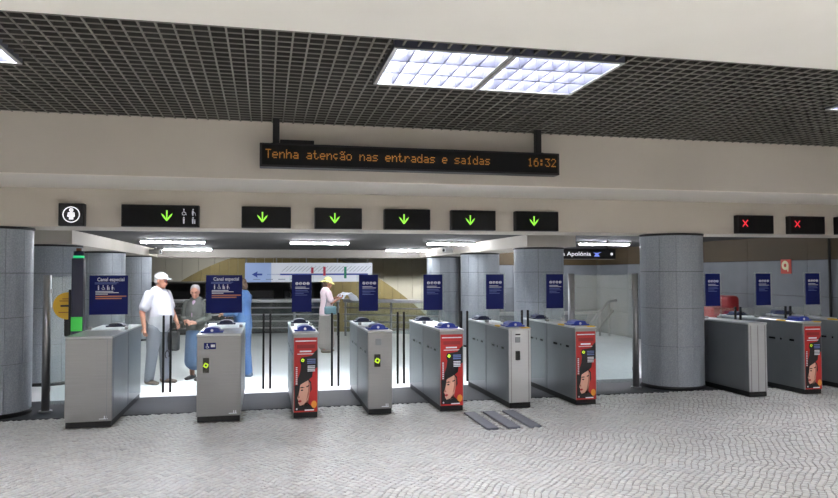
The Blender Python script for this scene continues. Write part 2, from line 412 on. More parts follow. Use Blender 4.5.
# dark parked train body across the platforms
tr = thing('train', 'dark train body standing behind the railing', 'train', (0, 30.6, -5.0))
box('body', -9, 2.4, -1.1, 1.1, 1.2, 6.35, HALLDARK, tr, .12, 3)
for i in range(7):
    xa = -8.6+i*1.56; box('window_pane', xa, xa+1.2, -1.115, -1.08, 5.45, 6.0, SLOT, tr, .02)
for i in range(4):
    rod('wheel', (-7+i*3.2, -.9, .62), (-7+i*3.2, .9, .62), .6, BLACK, tr, 20)

# ---- columns: separate granite cladding panels around a core
def panel_mesh(R, z0, z1, n, key, _c={}):
    if key in _c: return _c[key]
    bm = bmesh.new(); st = 4; da = 2*PI/n; g = .0028/R
    ring = []
    for k in range(st+1):
        a = g+(da-2*g)*k/st
        ring.append([bm.verts.new((r*math.cos(a), r*math.sin(a), z)) for r, z in ((R, z0), (R, z1), (R-.03, z1), (R-.03, z0))])
    for k in range(st):
        for q in range(4):
            bm.faces.new((ring[k][q], ring[k+1][q], ring[k+1][(q+1) % 4], ring[k][(q+1) % 4]))
    bm.faces.new(ring[0]); bm.faces.new(ring[-1][::-1])
    bmesh.ops.recalc_face_normals(bm, faces=bm.faces)
    me = bpy.data.meshes.new('cladding_panel'); bm.to_mesh(me); bm.free(); me.materials.append(GRANITE); _c[key] = me; return me
def column(x, y, top, label, R=.447):
    t = thing('column', label, 'column', (x, y, 0), group='round granite columns')
    rod('core', (0, 0, 0), (0, 0, top), R-.02, GRANITE_J, t, 40)
    rod('collar', (0, 0, top-.03), (0, 0, top-.002), R+.012, BLACK, t, 48)
    rod('base_ring', (0, 0, .001), (0, 0, .05), R+.008, BLACK, t, 48)
    zs = [.05, .62, 1.17, 1.70, top-.03]
    n = 12
    for k in range(4):
        me = panel_mesh(R, zs[k]+.003, zs[k+1]-.003, n, (R, k, top))
        for i in range(n):
            o = link('cladding_panel', me, t); o.rotation_euler = (0, 0, 2*PI*i/n+.12)
    return t
column(5.95, 9.39, 2.255, 'thick grey granite column to the right of the glass panel')
column(-3.235, 9.39, 2.255, 'grey granite column cut off by the left edge of the photo')
column(-3.28, 11.95, 2.14, 'grey column behind the wide gate with the blue post')
column(-3.28, 15.5, 2.14, 'grey column behind the left Canal especial sign')
column(-3.28, 18.95, 2.14, 'grey column behind the man in the white cap')
column(4.88, 11.95, 2.14, 'grey column left of the hanging direction sign')
column(4.88, 15.5, 2.14, 'second grey column of the right row, behind the silver gate')
column(4.88, 18.95, 2.14, 'farthest grey column of the right row, beside the railing')

# ================================================================== TICKET GATES
YF, LEN, YM = 8.308, 1.83, 9.23
def pict(bm, cx, cz, s, kind, y, t, mi=0):
    """small standing / seated pictogram, s = height"""
    prism(bm, disc2(cx, cz+.38*s, .10*s, n=10), y, t, mi)
    if kind == 'stand':
        prism(bm, [(cx-.13*s, cz+.24*s), (cx-.11*s, cz-.10*s), (cx-.09*s, cz-.5*s), (cx+.09*s, cz-.5*s), (cx+.11*s, cz-.10*s), (cx+.13*s, cz+.24*s)], y, t, mi)
    elif kind == 'wheel':
        prism(bm, stroke2((cx, cz+.28*s), (cx+.02*s, cz-.08*s), .10*s), y, t, mi)
        prism(bm, stroke2((cx, cz-.05*s), (cx+.25*s, cz-.05*s), .08*s), y, t, mi); prism(bm, stroke2((cx+.22*s, cz-.05*s), (cx+.34*s, cz-.42*s), .08*s), y, t, mi)
        ring2(bm, cx, cz-.2*s, .27*s, .2*s, y, t, 12, mi, 2.2, 6.0)
    elif kind == 'child':
        prism(bm, [(cx-.14*s, cz+.24*s), (cx-.12*s, cz-.5*s), (cx+.06*s, cz-.5*s), (cx+.08*s, cz+.24*s)], y, t, mi)
        prism(bm, disc2(cx+.24*s, cz+.05*s, .08*s, n=8), y, t, mi); prism(bm, [(cx+.16*s, cz-.05*s), (cx+.16*s, cz-.5*s), (cx+.32*s, cz-.5*s), (cx+.32*s, cz-.05*s)], y, t, mi)
    else:
        prism(bm, [(cx-.12*s, cz+.24*s), (cx-.16*s, cz-.08*s), (cx-.10*s, cz-.5*s), (cx+.04*s, cz-.5*s), (cx+.10*s, cz+.2*s)], y, t, mi)
        prism(bm, stroke2((cx+.05*s, cz+.05*s), (cx+.3*s, cz-.15*s), .07*s), y, t, mi); prism(bm, stroke2((cx+.3*s, cz-.15*s), (cx+.32*s, cz-.5*s), .05*s), y, t, mi)
def poster(parent, w_):
    """printed advert 0..w_ wide, facing -Y: flat inks stacked fractions of a millimetre"""
    z0, z1 = .068, .935; H_ = z1-z0; bm = bmesh.new()
    U = lambda u, v: (-w_/2+u*w_, z0+v*H_)
    def poly(pts, mi, lay): prism(bm, [U(*p) for p in pts], -.004-.0006*lay, .0006, mi)
    def rect(u0, u1, v0, v1, mi, lay): poly([(u0, v0), (u1, v0), (u1, v1), (u0, v1)], mi, lay)
    rect(0, 1, 0, 1, 0, 0)
    # hat, hair and collar
    poly([(1, .84), (.86, .80), (.76, .755), (.55, .745), (.30, .735), (.24, .69), (.30, .63), (.26, .54), (.16, .45), (.04, .37), (.30, .40), (.58, .42), (.78, .47), (.80, .53), (.92, .58), (1, .60)], 1, 1)
    poly([(.02, .02), (.02, .36), (.14, .42), (.40, .42), (.36, .16), (.30, .02)], 1, 1)
    poly([(.30, .02), (.34, .14), (.60, .12), (.85, .05), (.86, .02)], 1, 2)
    rect(.05, .17, .36, .62, 4, 1)                       # vertical line of print
    for k in range(9): rect(.075, .145, .375+k*.027, .39+k*.027, 7, 2)
    # face
    poly([(.62, .12), (.66, .24), (.60, .10), (.40, .08), (.38, .20)], 3, 2)
    poly([(.24, .30), (.20, .24), (.14, .19), (.19, .16), (.19, .12), (.26, .085), (.42, .10), (.58, .16), (.68, .26), (.70, .38), (.60, .43), (.40, .41), (.26, .36)], 2, 3)
    poly([(.52, .14), (.68, .26), (.70, .38), (.62, .42), (.60, .28)], 3, 4)
    poly([(.22, .325), (.34, .34), (.46, .33), (.34, .322)], 1, 5)
    prism(bm, [U(*p) for p in disc2(.34, .295, .055, .010)], -.0075, .0006, 1)
    poly([(.52, .345), (.64, .36), (.66, .35), (.54, .33)], 1, 5)
    poly([(.18, .155), (.27, .165), (.34, .15), (.26, .13), (.19, .14)], 5, 5)
    poly([(.20, .235), (.15, .19), (.25, .195)], 3, 5)
    poly([(.35, .42), (.62, .44), (.74, .40), (.76, .30), (.70, .26), (.70, .38), (.60, .425), (.30, .375)], 1, 5)
    prism(bm, [U(*p) for p in disc2(.86, .10, .12, .05)], -.0065, .0006, 6)
    # lettering bars
    rect(.06, .95, .948, .962, 7, 1); rect(.12, .90, .855, .905, 4, 1)
    rect(.24, .74, .805, .825, 7, 1); rect(.14, .86, .775, .785, 7, 1)
    for k in range(3): rect(.56, .92, .70-k*.025, .712-k*.025, 8, 2)
    for k in range(4): rect(.58, .90, .61-k*.022, .622-k*.022, 7, 2)
    rect(.46, .86, .018, .034, 7, 3); prism(bm, [U(*p) for p in disc2(.12, .045, .035, .012)], -.0075, .0006, 7)
    o = from_bm('advert_poster', bm, [RED_P, P_BLACK, P_SKIN, P_SKIN2, RED_D, P_LIPS, P_ORANGE, WHITE, PALE], parent)
    o['label'] = 'red advert poster of a woman in a black hat'
    return o
def symbol(parent, x, z, w_, h_, ring=True):
    o = box('symbol_display', x-w_/2, x+w_/2, -.012, .002, z-h_/2, z+h_/2, SLOT, parent, .004)
    o['label'] = 'small black display with a lime symbol'
    if ring:
        bm = bmesh.new(); s = min(w_, h_)*.40
        ring2(bm, x, z, s, s*.48, -.0135, .0015, 16)
        for q in range(4):
            a = q*PI/2+.3; prism(bm, [(x+s*.9*math.cos(a-.3), z+s*.9*math.sin(a-.3)), (x+s*1.3*math.cos(a), z+s*1.3*math.sin(a)), (x+s*.9*math.cos(a+.3), z+s*.9*math.sin(a+.3))], -.0135, .0015)
        from_bm('arrow_symbol', bm, LIME_E, o)
    return o
def flap(t, side, xs, reach):
    """glass flap: hinged on the cabinet side at x = xs, reaching to the middle of the passage"""
    yl = YM-YF; xe = xs+side*reach
    o = box('flap_door', min(xs-side*.01, xe), max(xs-side*.01, xe), yl+.05, yl+.06, .21, 1.15, GLASS, t)
    o['label'] = 'clear glass flap with a black edge strip'
    box('edge_strip', xe-.013, xe+.013, yl+.04, yl+.07, .20, 1.165, RUBBER, o, .004)
def sign_panel(t, w_, wide):
    yl = YM-YF+.035
    g = box('glass_screen', -w_/2-.012, w_/2+.012, yl+.01, yl+.02, 1.0, 1.685, GLASS, t)
    for s in (-1, 1): box('clamp', s*(w_/2-.03)-.02, s*(w_/2-.03)+.02, yl-.012, yl+.042, .995, 1.035, CHROME, t)
    if True:
        o = box('sign_panel', -w_/2+.018, w_/2-.018, yl, yl+.009, 1.185, 1.668, BLUE, t)
        o['label'] = 'blue information sign with white pictograms'
    L = -w_/2+.018; Wp = w_-.036
    bm = bmesh.new()
    if wide:
        text_obj('sign_text', 'Canal especial', .062, L+Wp*.20, 1.598, yl-.001, WHITE, o, width=Wp*.70)
        kinds = ['stand', 'wheel', 'child', 'cane']
        for i, k in enumerate(kinds): pict(bm, L+Wp*(.235+.12*i), 1.52, .062, k, yl-.0015, .0014)
        for k, (a, b) in enumerate(((.16, .62), (.16, .76), (.16, .48))): prism(bm, [(L+Wp*a, 1.468-k*.017), (L+Wp*b, 1.468-k*.017), (L+Wp*b, 1.476-k*.017), (L+Wp*a, 1.476-k*.017)], yl-.0015, .0014)
        from_bm('pictograms', bm, WHITE, o); bm = bmesh.new()
        for k, (a, b) in enumerate(((.16, .96), (.16, .84))): prism(bm, [(L+Wp*a, 1.403-k*.026), (L+Wp*b, 1.403-k*.026), (L+Wp*b, 1.418-k*.026), (L+Wp*a, 1.418-k*.026)], yl-.0015, .0014)
        from_bm('orange_print', bm, ORANGE, o); bm = bmesh.new()
        for k, (a, b) in enumerate(((.14, .75), (.14, .70))): prism(bm, [(L+Wp*a, 1.575-k*.014), (L+Wp*b, 1.575-k*.014), (L+Wp*b, 1.581-k*.014), (L+Wp*a, 1.581-k*.014)], yl-.0015, .0014)
        from_bm('blue_print', bm, PALE, o)
    else:
        for i, k in enumerate(('stand', 'child', 'cane', 'stand')):
            prism(bm, disc2(L+Wp*(.26+.185*i), 1.555, .0205, .020, 12), yl-.0012, .0011)
        for k, (a, b) in enumerate(((.18, .70), (.18, .88))): prism(bm, [(L+Wp*a, 1.505-k*.018), (L+Wp*b, 1.505-k*.018), (L+Wp*b, 1.512-k*.018), (L+Wp*a, 1.512-k*.018)], yl-.0012, .0011)
        from_bm('pictograms', bm, WHITE, o); bm = bmesh.new()
        for i, k in enumerate(('stand', 'child', 'cane', 'wheel')): pict(bm, L+Wp*(.26+.185*i), 1.555, .034, k, yl-.0018, .0006)
        from_bm('pictogram_figures', bm, BLUE, o); bm = bmesh.new()
        for k, (a, b) in enumerate(((.18, .80), (.18, .86), (.18, .60), (.18, .78))): prism(bm, [(L+Wp*a, 1.462-k*.02), (L+Wp*b, 1.462-k*.02), (L+Wp*b, 1.467-k*.02), (L+Wp*a, 1.467-k*.02)], yl-.0012, .0011)
        from_bm('blue_print', bm, PALE, o)
def reader(t, w_, yc, m_, name='card_reader', hh=.065, dot=True, dx=0.0):
    bm = bmesh.new()
    n = 10; ys = yc-.11, yc+.11
    prof = [(-w_/2, 0), (-w_/2, .018)]+[(w_*.36*math.cos(PI-PI*k/n), .018+(hh-.018)*math.sin(PI*k/n)**.7) for k in range(n+1)]+[(w_/2, .018), (w_/2, 0)]
    prism(bm, [(px+dx, 1.0+pz) for px, pz in prof], ys[0], ys[1]-ys[0])
    o = from_bm(name, bm, m_, t)
    if dot:
        bm = bmesh.new(); prism(bm, disc2(dx, 1.0+hh*.42, .016), ys[0]-.003, .003); from_bm('reader_label', bm, WHITE, o)
def slots(t, side, w_, marks):
    xs = side*w_/2
    for a, b in marks:
        box('sensor_slot', xs-.004, xs+.004, a, b, .715, .742, SLOT, t)
def gate(x0, x1, label, style, flapL=None, flapR=None, yellow=False, ticks=True):
    w_ = x1-x0; xc = (x0+x1)/2; h = w_/2
    t = thing('ticket_gate', label, 'ticket gate', (xc, YF, 0), group='ticket gates in a row')
    half = LEN/2
    box('plinth', -h+.008, h-.008, .012, LEN-.012, .0005, .072, BLACK, t)
    front_m = STEEL_L if style in ('silver', 'plain_silver') else STEEL
    box('cabinet', -h, h, .014, half-.004, .068, .975, STEEL_D, t, .004).name = 'cabinet'
    box('cabinet', -h, h, half+.004, LEN, .068, .975, STEEL_D, t, .004)
    # side access doors
    for s in (-1, 1):
        for a, b in ((.07, half-.03), (half+.03, LEN-.06)):
            box('side_door', s*h-.003, s*h+.003, a, b, .10, .955, STEEL_D, t)
    box('front_panel', -h, h, 0, .016, .066, .975, front_m, t, .004)
    if style in ('silver', 'plain_silver'):
        for s in (-1, 1): box('front_trim', s*(h-.03)-.004, s*(h-.03)+.004, -.006, .002, .07, .965, STEEL, t)
        if style == 'plain_silver': box('front_trim', -.004, .004, -.004, .002, .07, .965, STEEL, t)
    if style == 'wide': box('front_trim', h-.055, h-.049, -.003, .002, .07, .965, STEEL_D, t)
    box('top_plate', -h-.006, h+.006, -.008, half-.003, .975, 1.0, STEEL_L, t, .006)
    box('top_plate', -h-.006, h+.006, half+.003, LEN+.006, .975, 1.0, STEEL_L, t, .006)
    # glass flap leaves
    if flapL: flap(t, -1, -h, flapL)
    if flapR: flap(t, 1, h, flapR)
    sign_panel(t, w_, w_ > .4)
    if style != 'wide' and style != 'plain_silver':
        reader(t, min(.25, w_*.86), .26, BLUEPL, dx=-.09 if style == 'wide2' else 0); reader(t, min(.24, w_*.8), 1.58, NAVYPL, 'exit_reader', .06, False)
    if style == 'wide': reader(t, .24, 1.5, NAVYPL, 'exit_reader', .05, False)
    if yellow:
        box('yellow_sticker', -h-.0075, -h+.05, .33, .52, .984, 1.002, YELLOW, t); box('yellow_sticker', .02, .13, -.0095, .10, .990, 1.002, YELLOW, t)
    if ticks:
        for s in (-1, 1): slots(t, s, w_, ((.18, .27), (.42, .45), (.55, .68), (1.05, 1.15), (1.28, 1.31), (1.42, 1.55)))
    if style == 'poster':
        poster(t, w_-.022); symbol(t, -.035, .672, .045, .055)
    if style == 'mesh2': pass
    # maker's number low on the front
    bm = bmesh.new()
    if style == 'wide2' or style == 'wide' or style == 'plain':
        for k in range(2): prism(bm, stroke2((h-.075+k*.022, .092), (h-.075+k*.022, .125), .009), -.002, .0022)
        prism(bm, stroke2((h-.13, .092), (h-.04, .092), .008), -.002, .0022)
        from_bm('maker_mark', bm, WHITE, t)
    else: bm.free()
    return t
# passages: flap reach to just short of the middle
G = [(-2.123, -1.641), (-.746, -.262), (.330, .622), (1.212, 1.506), (2.095, 2.397), (2.987, 3.278), (3.880, 4.172), (6.421, 6.701), (7.291, 7.576), (8.170, 8.455)]
R_ = [(G[i+1][0]-G[i][1])/2-.043 for i in range(9)]
g1 = gate(*G[0], 'wide steel ticket gate at the far left with the blue post on top', 'wide', None, R_[0], ticks=False)
g2 = gate(*G[1], 'wide steel ticket gate with a blue access icon, second from left', 'wide2', R_[0], R_[1], ticks=False)
g3 = gate(*G[2], 'narrow ticket gate with red advert poster, next to the wide icon gate', 'poster', R_[1], R_[2])
g4 = gate(*G[3], 'narrow plain grey ticket gate with small lime symbol, in the middle', 'plain', R_[2], R_[3])
g5 = gate(*G[4], 'ticket gate with red advert poster, left of the floor strips', 'poster', R_[3], R_[4])
g6 = gate(*G[5], 'bright silver ticket gate standing behind the three dark floor strips', 'silver', R_[4], R_[5], True)
g7 = gate(*G[6], 'ticket gate with red advert poster, left of the fixed glass panel', 'poster', R_[5], None, True)
g8 = gate(*G[7], 'plain silver ticket gate just right of the thick column', 'plain_silver', None, R_[7], ticks=False)
g9 = gate(*G[8], 'ticket gate with red advert poster, under the red cross signs', 'poster', R_[7], R_[8], True)
g10 = gate(*G[9], 'ticket gate cut off by the right edge of the photo', 'plain', R_[8], None, True)
# icons of single gates
o = box('access_icon', -.166, -.034, -.004, .001, .828, .900, BLUE, g2); o['label'] = 'small blue access icon plate'
bm = bmesh.new(); pict(bm, -.13, .864, .055, 'wheel', -.0055, .0015); prism(bm, [(-.09, .850), (-.045, .850), (-.045, .880), (-.09, .880)], -.0055, .0015); from_bm('icon_print', bm, WHITE, o)
symbol(g2, -.142, .645, .068, .17)
symbol(g4, -.035, .642, .075, .15)
o = box('contact_pad', -.055, .015, -.006, .001, .826, .905, STEEL_D, g4, .004)
symbol(g6, -.03, .652, .06, .115, False)
box('contact_pad', -.062, .006, -.008, .001, .815, .885, STEEL_D, g6, .004); box('name_plate', -.06, .008, -.005, .001, .905, .925, SLOT, g6)
# blue status post standing on the first gate
t = thing('status_post', 'tall dark blue status post with green light beside the left gate', 'status post', (-2.213, 9.17, 0))
box('post_body', -.060, .074, -.06, .06, .0005, 1.88, NAVYPL, t, .012, 2)
o = box('green_block', -.058, .070, -.064, -.05, 1.0, 1.17, mat('green_panel', (60, 185, 70), .45, emit=.25), t); o['label'] = 'bright green panel'
box('black_edge', -.088, -.060, -.058, .06, .0005, 1.50, BLACK, t, .004)
rod('green_lamp', (.007, 0, 1.88), (.007, 0, 1.91), .062, mat('green_lamp', (50, 200, 130), .3, emit=.5), t, 24); rod('cap', (.007, 0, 1.91), (.007, 0, 1.965), .06, NAVYPL, t, 24); rod('beacon', (.007, 0, 1.965), (.007, 0, 2.0), .03, mat('amber_plastic', (120, 70, 30), .4), t, 16)

# ---- fixed glass screens with steel posts
def glass_bay(name, label, x0, x1, y, posts):
    t = thing(name, label, 'glass screen', ((x0+x1)/2, y, 0)); c = (x0+x1)/2
    o = box('glass_pane', x0-c, x1-c, -.006, .006, .09, 1.655, GLASS2, t)
    for px in posts:
        rod('post', (px-c, 0, 0.0005), (px-c, 0, 1.675), .047, CHROME, t, 28); rod('post_foot', (px-c, 0, .0005), (px-c, 0, .02), .075, CHROME, t, 28)
    for px in posts:
        s = 1 if px < c else -1
        for z in (.25, 1.45): box('glass_clamp', px-c+s*.035-.02, px-c+s*.035+.02, -.018, .018, z, z+.06, CHROME, t, .004)
glass_bay('glass_screen', 'fixed glass panel between two steel posts left of the thick column', 4.32, 5.33, 9.36, (4.32, 5.33))
glass_bay('glass_screen', 'fixed glass panel beside the steel post at the far left', -2.61, -2.31, 9.38, (-2.61,))
t = thing('yellow_arrow_sign', 'round yellow sign with a black arrow behind the left glass', 'sign', (-2.34, 9.24, 0))
bm = bmesh.new(); prism(bm, disc2(0, 1.30, .165, n=36), -.006, .012); from_bm('disc', bm, YELLOW, t)
bm = bmesh.new(); prism(bm, stroke2((-.08, 1.30), (.03, 1.30), .022), -.009, .003); prism(bm, [(.02, 1.345), (.085, 1.30), (.02, 1.255)], -.009, .003); from_bm('arrow', bm, BLACK, t)
bm = bmesh.new()
for k, (a, b) in enumerate(((-.06, .05), (-.09, .08))): prism(bm, stroke2((a, 1.385-k*.025), (b, 1.385-k*.025), .010), -.009, .003)
prism(bm, stroke2((-.1, 1.222), (.1, 1.222), .010), -.009, .003)
from_bm('print', bm, mat('print_brown', (150, 80, 30), .5), t)
rod('stem', (.05, .02, .0005), (.05, .02, 1.2), .018, BLACK, t); box('stem_box', -.04, .14, -.004, .05, .93, 1.17, BLACK, t, .01)

# ---- tactile strips in the floor
for x0, x1, lab in ((2.355, 2.49, 'left of the three dark grey floor strips before the silver gate'), (2.595, 2.74, 'middle of the three dark grey floor strips before the silver gate'), (2.842, 2.985, 'right of the three dark grey floor strips before the silver gate')):
    tag(box('floor_strip', x0, x1, 7.26, 8.16, -.012, .012, STRIP, None, .004), lab, 'floor strip', 'dark floor strips')

# ================================================================== OVERHEAD SIGNS
def fascia_sign(x0, x1, label, kind):
    t = thing('gate_sign', label, 'sign', ((x0+x1)/2, 9.05, 2.258), group='black signs over the gates'); h = (x1-x0)/2
    box('housing', -h, h, -.10, -.0005, 0, .27, BLACK, t, .006)
    box('face', -h+.012, h-.012, -.103, -.099, .012, .258, LEDDARK if kind != 'person' else BLACK, t)
    y = -.106; bm = bmesh.new()
    if kind == 'down':
        cx, cz = -h*.16, .14
        prism(bm, [(cx-.009, cz+.062), (cx+.009, cz+.062), (cx+.007, cz-.04), (cx, cz-.07), (cx-.007, cz-.04)], y, .003)
        for s in (-1, 1): prism(bm, [(cx+s*.003, cz-.07), (cx+s*.020, cz-.048), (cx+s*.050, cz-.010), (cx+s*.066, cz+.026), (cx+s*.036, cz+.004), (cx+s*.010, cz-.034)], y-.0002*s, .003)
        from_bm('arrow', bm, GREEN_E, t)
    elif kind == 'cross':
        cx, cz = -h*.60, .15
        for s in (-1, 1): prism(bm, stroke2((cx-.042, cz-.048*s), (cx+.042, cz+.048*s), .014), y-.0003*s, .003)
        from_bm('cross', bm, RED_E, t)
    elif kind == 'special':
        cx, cz = h*.16, .14
        prism(bm, [(cx-.009, cz+.062), (cx+.009, cz+.062), (cx+.007, cz-.04), (cx, cz-.07), (cx-.007, cz-.04)], y, .003)
        for s in (-1, 1): prism(bm, [(cx+s*.003, cz-.07), (cx+s*.020, cz-.048), (cx+s*.050, cz-.010), (cx+s*.066, cz+.026), (cx+s*.036, cz+.004), (cx+s*.010, cz-.034)], y-.0002*s, .003)
        from_bm('arrow', bm, GREEN_E, t); bm = bmesh.new()
        for i, (dx, dz, k) in enumerate(((.60, .185, 'wheel'), (.84, .185, 'cane'), (.60, .085, 'stand'), (.84, .085, 'child'))): pict(bm, h*dx, dz, .085, k, y, .003)
        from_bm('pictograms', bm, mat('lit_grey', (190, 192, 200), .5, emit=.25), t)
    else:
        ring2(bm, 0, .135, .096, .084, y, .003, 36)
        from_bm('ring', bm, WHITE_E, t); bm = bmesh.new()
        prism(bm, disc2(0, .188, .024), y, .003); prism(bm, [(-.036, .160), (-.044, .11), (-.024, .105), (-.024, .076), (.024, .076), (.024, .105), (.04, .11), (.036, .160)], y, .003)
        from_bm('figure', bm, WHITE_E, t)
fascia_sign(-2.386, -2.10, 'square black sign with a white figure in a ring', 'person')
fascia_sign(-1.69, -.79, 'widest black sign with green arrow and four small pictograms', 'special')
for (a, b), lab in zip(((-.285, .322), (.622, 1.228), (1.523, 2.137), (2.425, 3.045), (3.330, 3.955)),
        ('first black sign with a lone green arrow, counting from the left', 'second black sign with a lone green arrow, left of centre', 'third black sign with a lone green arrow, below the text display', 'fourth black sign with a lone green arrow', 'rightmost black sign with a green arrow')):
    fascia_sign(a, b, lab, 'down')
for (a, b), lab in zip(((6.77, 7.38), (7.66, 8.275), (8.51, 9.12)), ('black sign with a red cross, nearest the thick column', 'black sign with a red cross, second from the column', 'black sign cut off by the right edge of the photo')):
    fascia_sign(a, b, lab, 'cross')

# ---- dot matrix text display
FONT = {'T': '1F040404040404', 'e': '00000E111F100E', 'n': '00001619111111', 'h': '10101619111111', 'a': '00000E010F110F', 't': '08081C08080906', 'ç': '00000E10100E04', 'ã': '0D120E010F110F',
        'o': '00000E1111110E', 's': '00000F100E011E', 'r': '00001619101010', 'd': '01010D1311110F', 'í': '02040C0404040E', '1': '040C040404040E', '6': '06081E1111110E', ':': '000C0C000C0C00', '3': '1F02040201110E', '2': '0E11010204081F', ' ': '00000000000000'}
t = thing('text_display', 'long black hanging display with amber dot matrix text', 'display', (1.633, 7.55, 2.815))
box('housing', -1.69, 1.69, -.07, .09, 0, .252, BLACK, t, .006)
box('screen', -1.665, 1.665, -.073, -.069, .02, .232, LEDDARK, t)
def led(s, x0, zt):
    bm = bmesh.new(); px, pz = .01185, .0138
    for i, ch in enumerate(s):
        rows = bytes.fromhex(FONT[ch])
        for r, bits in enumerate(rows):
            for c in range(5):
                if bits >> (4-c) & 1:
                    xx, zz = x0+(i*6+c)*px, zt-r*pz
                    v = [bm.verts.new(p) for p in ((xx, -.0745, zz), (xx+.0095, -.0745, zz), (xx+.0095, -.0745, zz+.0105), (xx, -.0745, zz+.0105))]; bm.faces.new(v)
    from_bm('led_text', bm, AMBER_E, t)['kind'] = 'stuff'
led('Tenha atenção nas entradas e saídas', -1.63, .175); led('16:32', 1.30, .175)
for x in (-1.52, 1.46):
    box('hanger', x-.035, x+.035, -.01, .06, .25, .532, BLACK, t, .004); box('hanger_foot', x-.05, x+.05, -.03, .08, .245, .262, BLACK, t)
box('cable_box', -1.48, -1.12, -.03, .08, .25, .30, BLACK, t, .004)

# ---- line map over the railing and hanging direction sign
t = thing('line_map_sign', 'long white and pale blue line map with blue line hanging over railing', 'sign', (1.315, 21.0, 1.43)); t.scale = (1.024, 1, 1.024)
box('panel', -1.83, 1.83, -.03, .03, 0, .555, mat('map_white', (214, 218, 226), .5, emit=.18), t)
box('blue_field', -1.83, -1.10, -.033, -.029, 0, .555, mat('map_pale_blue', (150, 172, 212), .5, emit=.18), t)
bm = bmesh.new(); prism(bm, stroke2((-.85, .22), (1.70, .22), .045), -.036, .006); 
for k in range(12): prism(bm, [(-1.2+k*.03, .205), (-1.19+k*.03, .205), (-1.19+k*.03, .235), (-1.2+k*.03, .235)], -.036, .006)
prism(bm, stroke2((-1.55, .22), (-1.35, .22), .05), -.036, .006); prism(bm, [(-1.48, .31), (-1.64, .22), (-1.48, .13), (-1.50, .22)], -.037, .006)
from_bm('blue_line', bm, mat('line_blue', (40, 70, 170), .5), t)
for xx, z0, z1, c in ((.07, .25, .42, (190, 50, 80)), (.42, .18, .44, (190, 170, 60)), (1.03, .10, .44, (30, 140, 110))):
    box('line_marker', xx-.035, xx+.035, -.038, -.03, z0, z1, mat('marker_%d' % c[0], c, .5), t)
bm = bmesh.new()
for k in range(22):
    xx = -.8+k*.115; prism(bm, stroke2((xx, .30), (xx+.18, .46), .012), -.035, .004)
from_bm('station_names', bm, mat('print_grey', (150, 155, 168), .5), t)
bm = bmesh.new()
for k in range(5): prism(bm, stroke2((-1.6+k*.35, .08), (-1.4+k*.35, .08), .02), -.035, .004)
from_bm('small_print', bm, mat('print_blue_grey', (120, 135, 165), .5), t)
for xx in (-1.8, -.95, -.1, .8, 1.7): rod('hanger', (xx, 0, .555), (xx, 0, 1.82), .02, FRAME_G, t, 10)
t = thing('direction_sign', 'black hanging sign with lit white station name and blue bird emblem', 'sign', (6.2, 13.0, 1.962))
box('housing', -.75, .75, -.06, .06, 0, .20, BLACK, t, .005)
text_obj('sign_text', 'Santa Apolónia', .115, -.66, .065, -.0625, WHITE_E, t, width=.86)
bm = bmesh.new(); prism(bm, [(.25, .13), (.31, .10), (.27, .05), (.40, .05), (.36, .10), (.44, .145), (.34, .12)], -.0625, .002); from_bm('emblem', bm, mat('emblem_blue', (120, 140, 230), .5, emit=.6), t)
bm = bmesh.new(); prism(bm, disc2(.66, .10, .028), -.0625, .002); from_bm('lit_dot', bm, WHITE_E, t)
box('light_slot', -.74, .74, -.05, .05, -.006, .0, mat('slot_grey', (170, 168, 160), .4), t)
for xx in (-.6, .6): rod('hanger', (xx, 0, .20), (xx, 0, .388), .015, BLACK, t, 10)
# ---- fire hose sign on the side wall
t = thing('fire_hose_sign', 'red square sign with a pale hose reel symbol on the side wall', 'sign', (XR-.032, 10.94, 1.79))
def wallprism(bm, pts, x, t_):   # outline in (y,z), facing -X
    a = [bm.verts.new((x, y, z)) for y, z in pts]; b = [bm.verts.new((x+t_, y, z)) for y, z in pts]
    bm.faces.new(a); bm.faces.new(b[::-1]); n = len(pts)
    for i in range(n): bm.faces.new((a[i], b[i], b[(i+1) % n], a[(i+1) % n]))
bm = bmesh.new(); bx(bm, -.02, 0, -.125, .125, -.13, .13, .003); from_bm('plate', bm, mat('sign_red', (205, 60, 40), .45), t)
bm = bmesh.new()
for i in range(16):
    a0, a1 = 2*PI*i/16, 2*PI*(i+1)/16
    wallprism(bm, [(.01+r*math.cos(a), .02+r*math.sin(a)) for r, a in ((.035, a0), (.085, a0), (.085, a1), (.035, a1))], -.023, .003)
wallprism(bm, [(-.075, .03), (-.048, .03), (-.04, -.09), (-.068, -.09)], -.0235, .003)
from_bm('symbol', bm, mat('sign_cream', (228, 214, 170), .5), t)

# ================================================================== THINGS PAST THE GATES
def railing(p0, p1, label, nposts, rails=(.22, .40, .58, .76)):
    d = Vector(p1)-Vector(p0); L = d.length; rz = math.atan2(d.y, d.x)
    t = thing('railing', label, 'railing', p0, rz)
    rod('top_rail', (0, 0, .95), (L, 0, .95), .05, STEEL_L, t, 16)
    for z in rails: rod('rail', (0, 0, z), (L, 0, z), .02, CHROME, t, 10)
    for k in range(nposts):
        x = .05+(L-.1)*k/(nposts-1); rod('post', (x, 0, .0005), (x, 0, .93), .03, STEEL_D, t, 12)
    box('glass_infill', .05, L-.05, .03, .04, .10, .90, GLASS2, t)
railing((-2.75, 19.7, 0), (2.0, 19.0, 0), 'steel railing left of the woman in the yellow hat', 5)
railing((2.1, 18.9, 0), (4.40, 17.3, 0), 'steel railing at the right ending by the columns', 3)
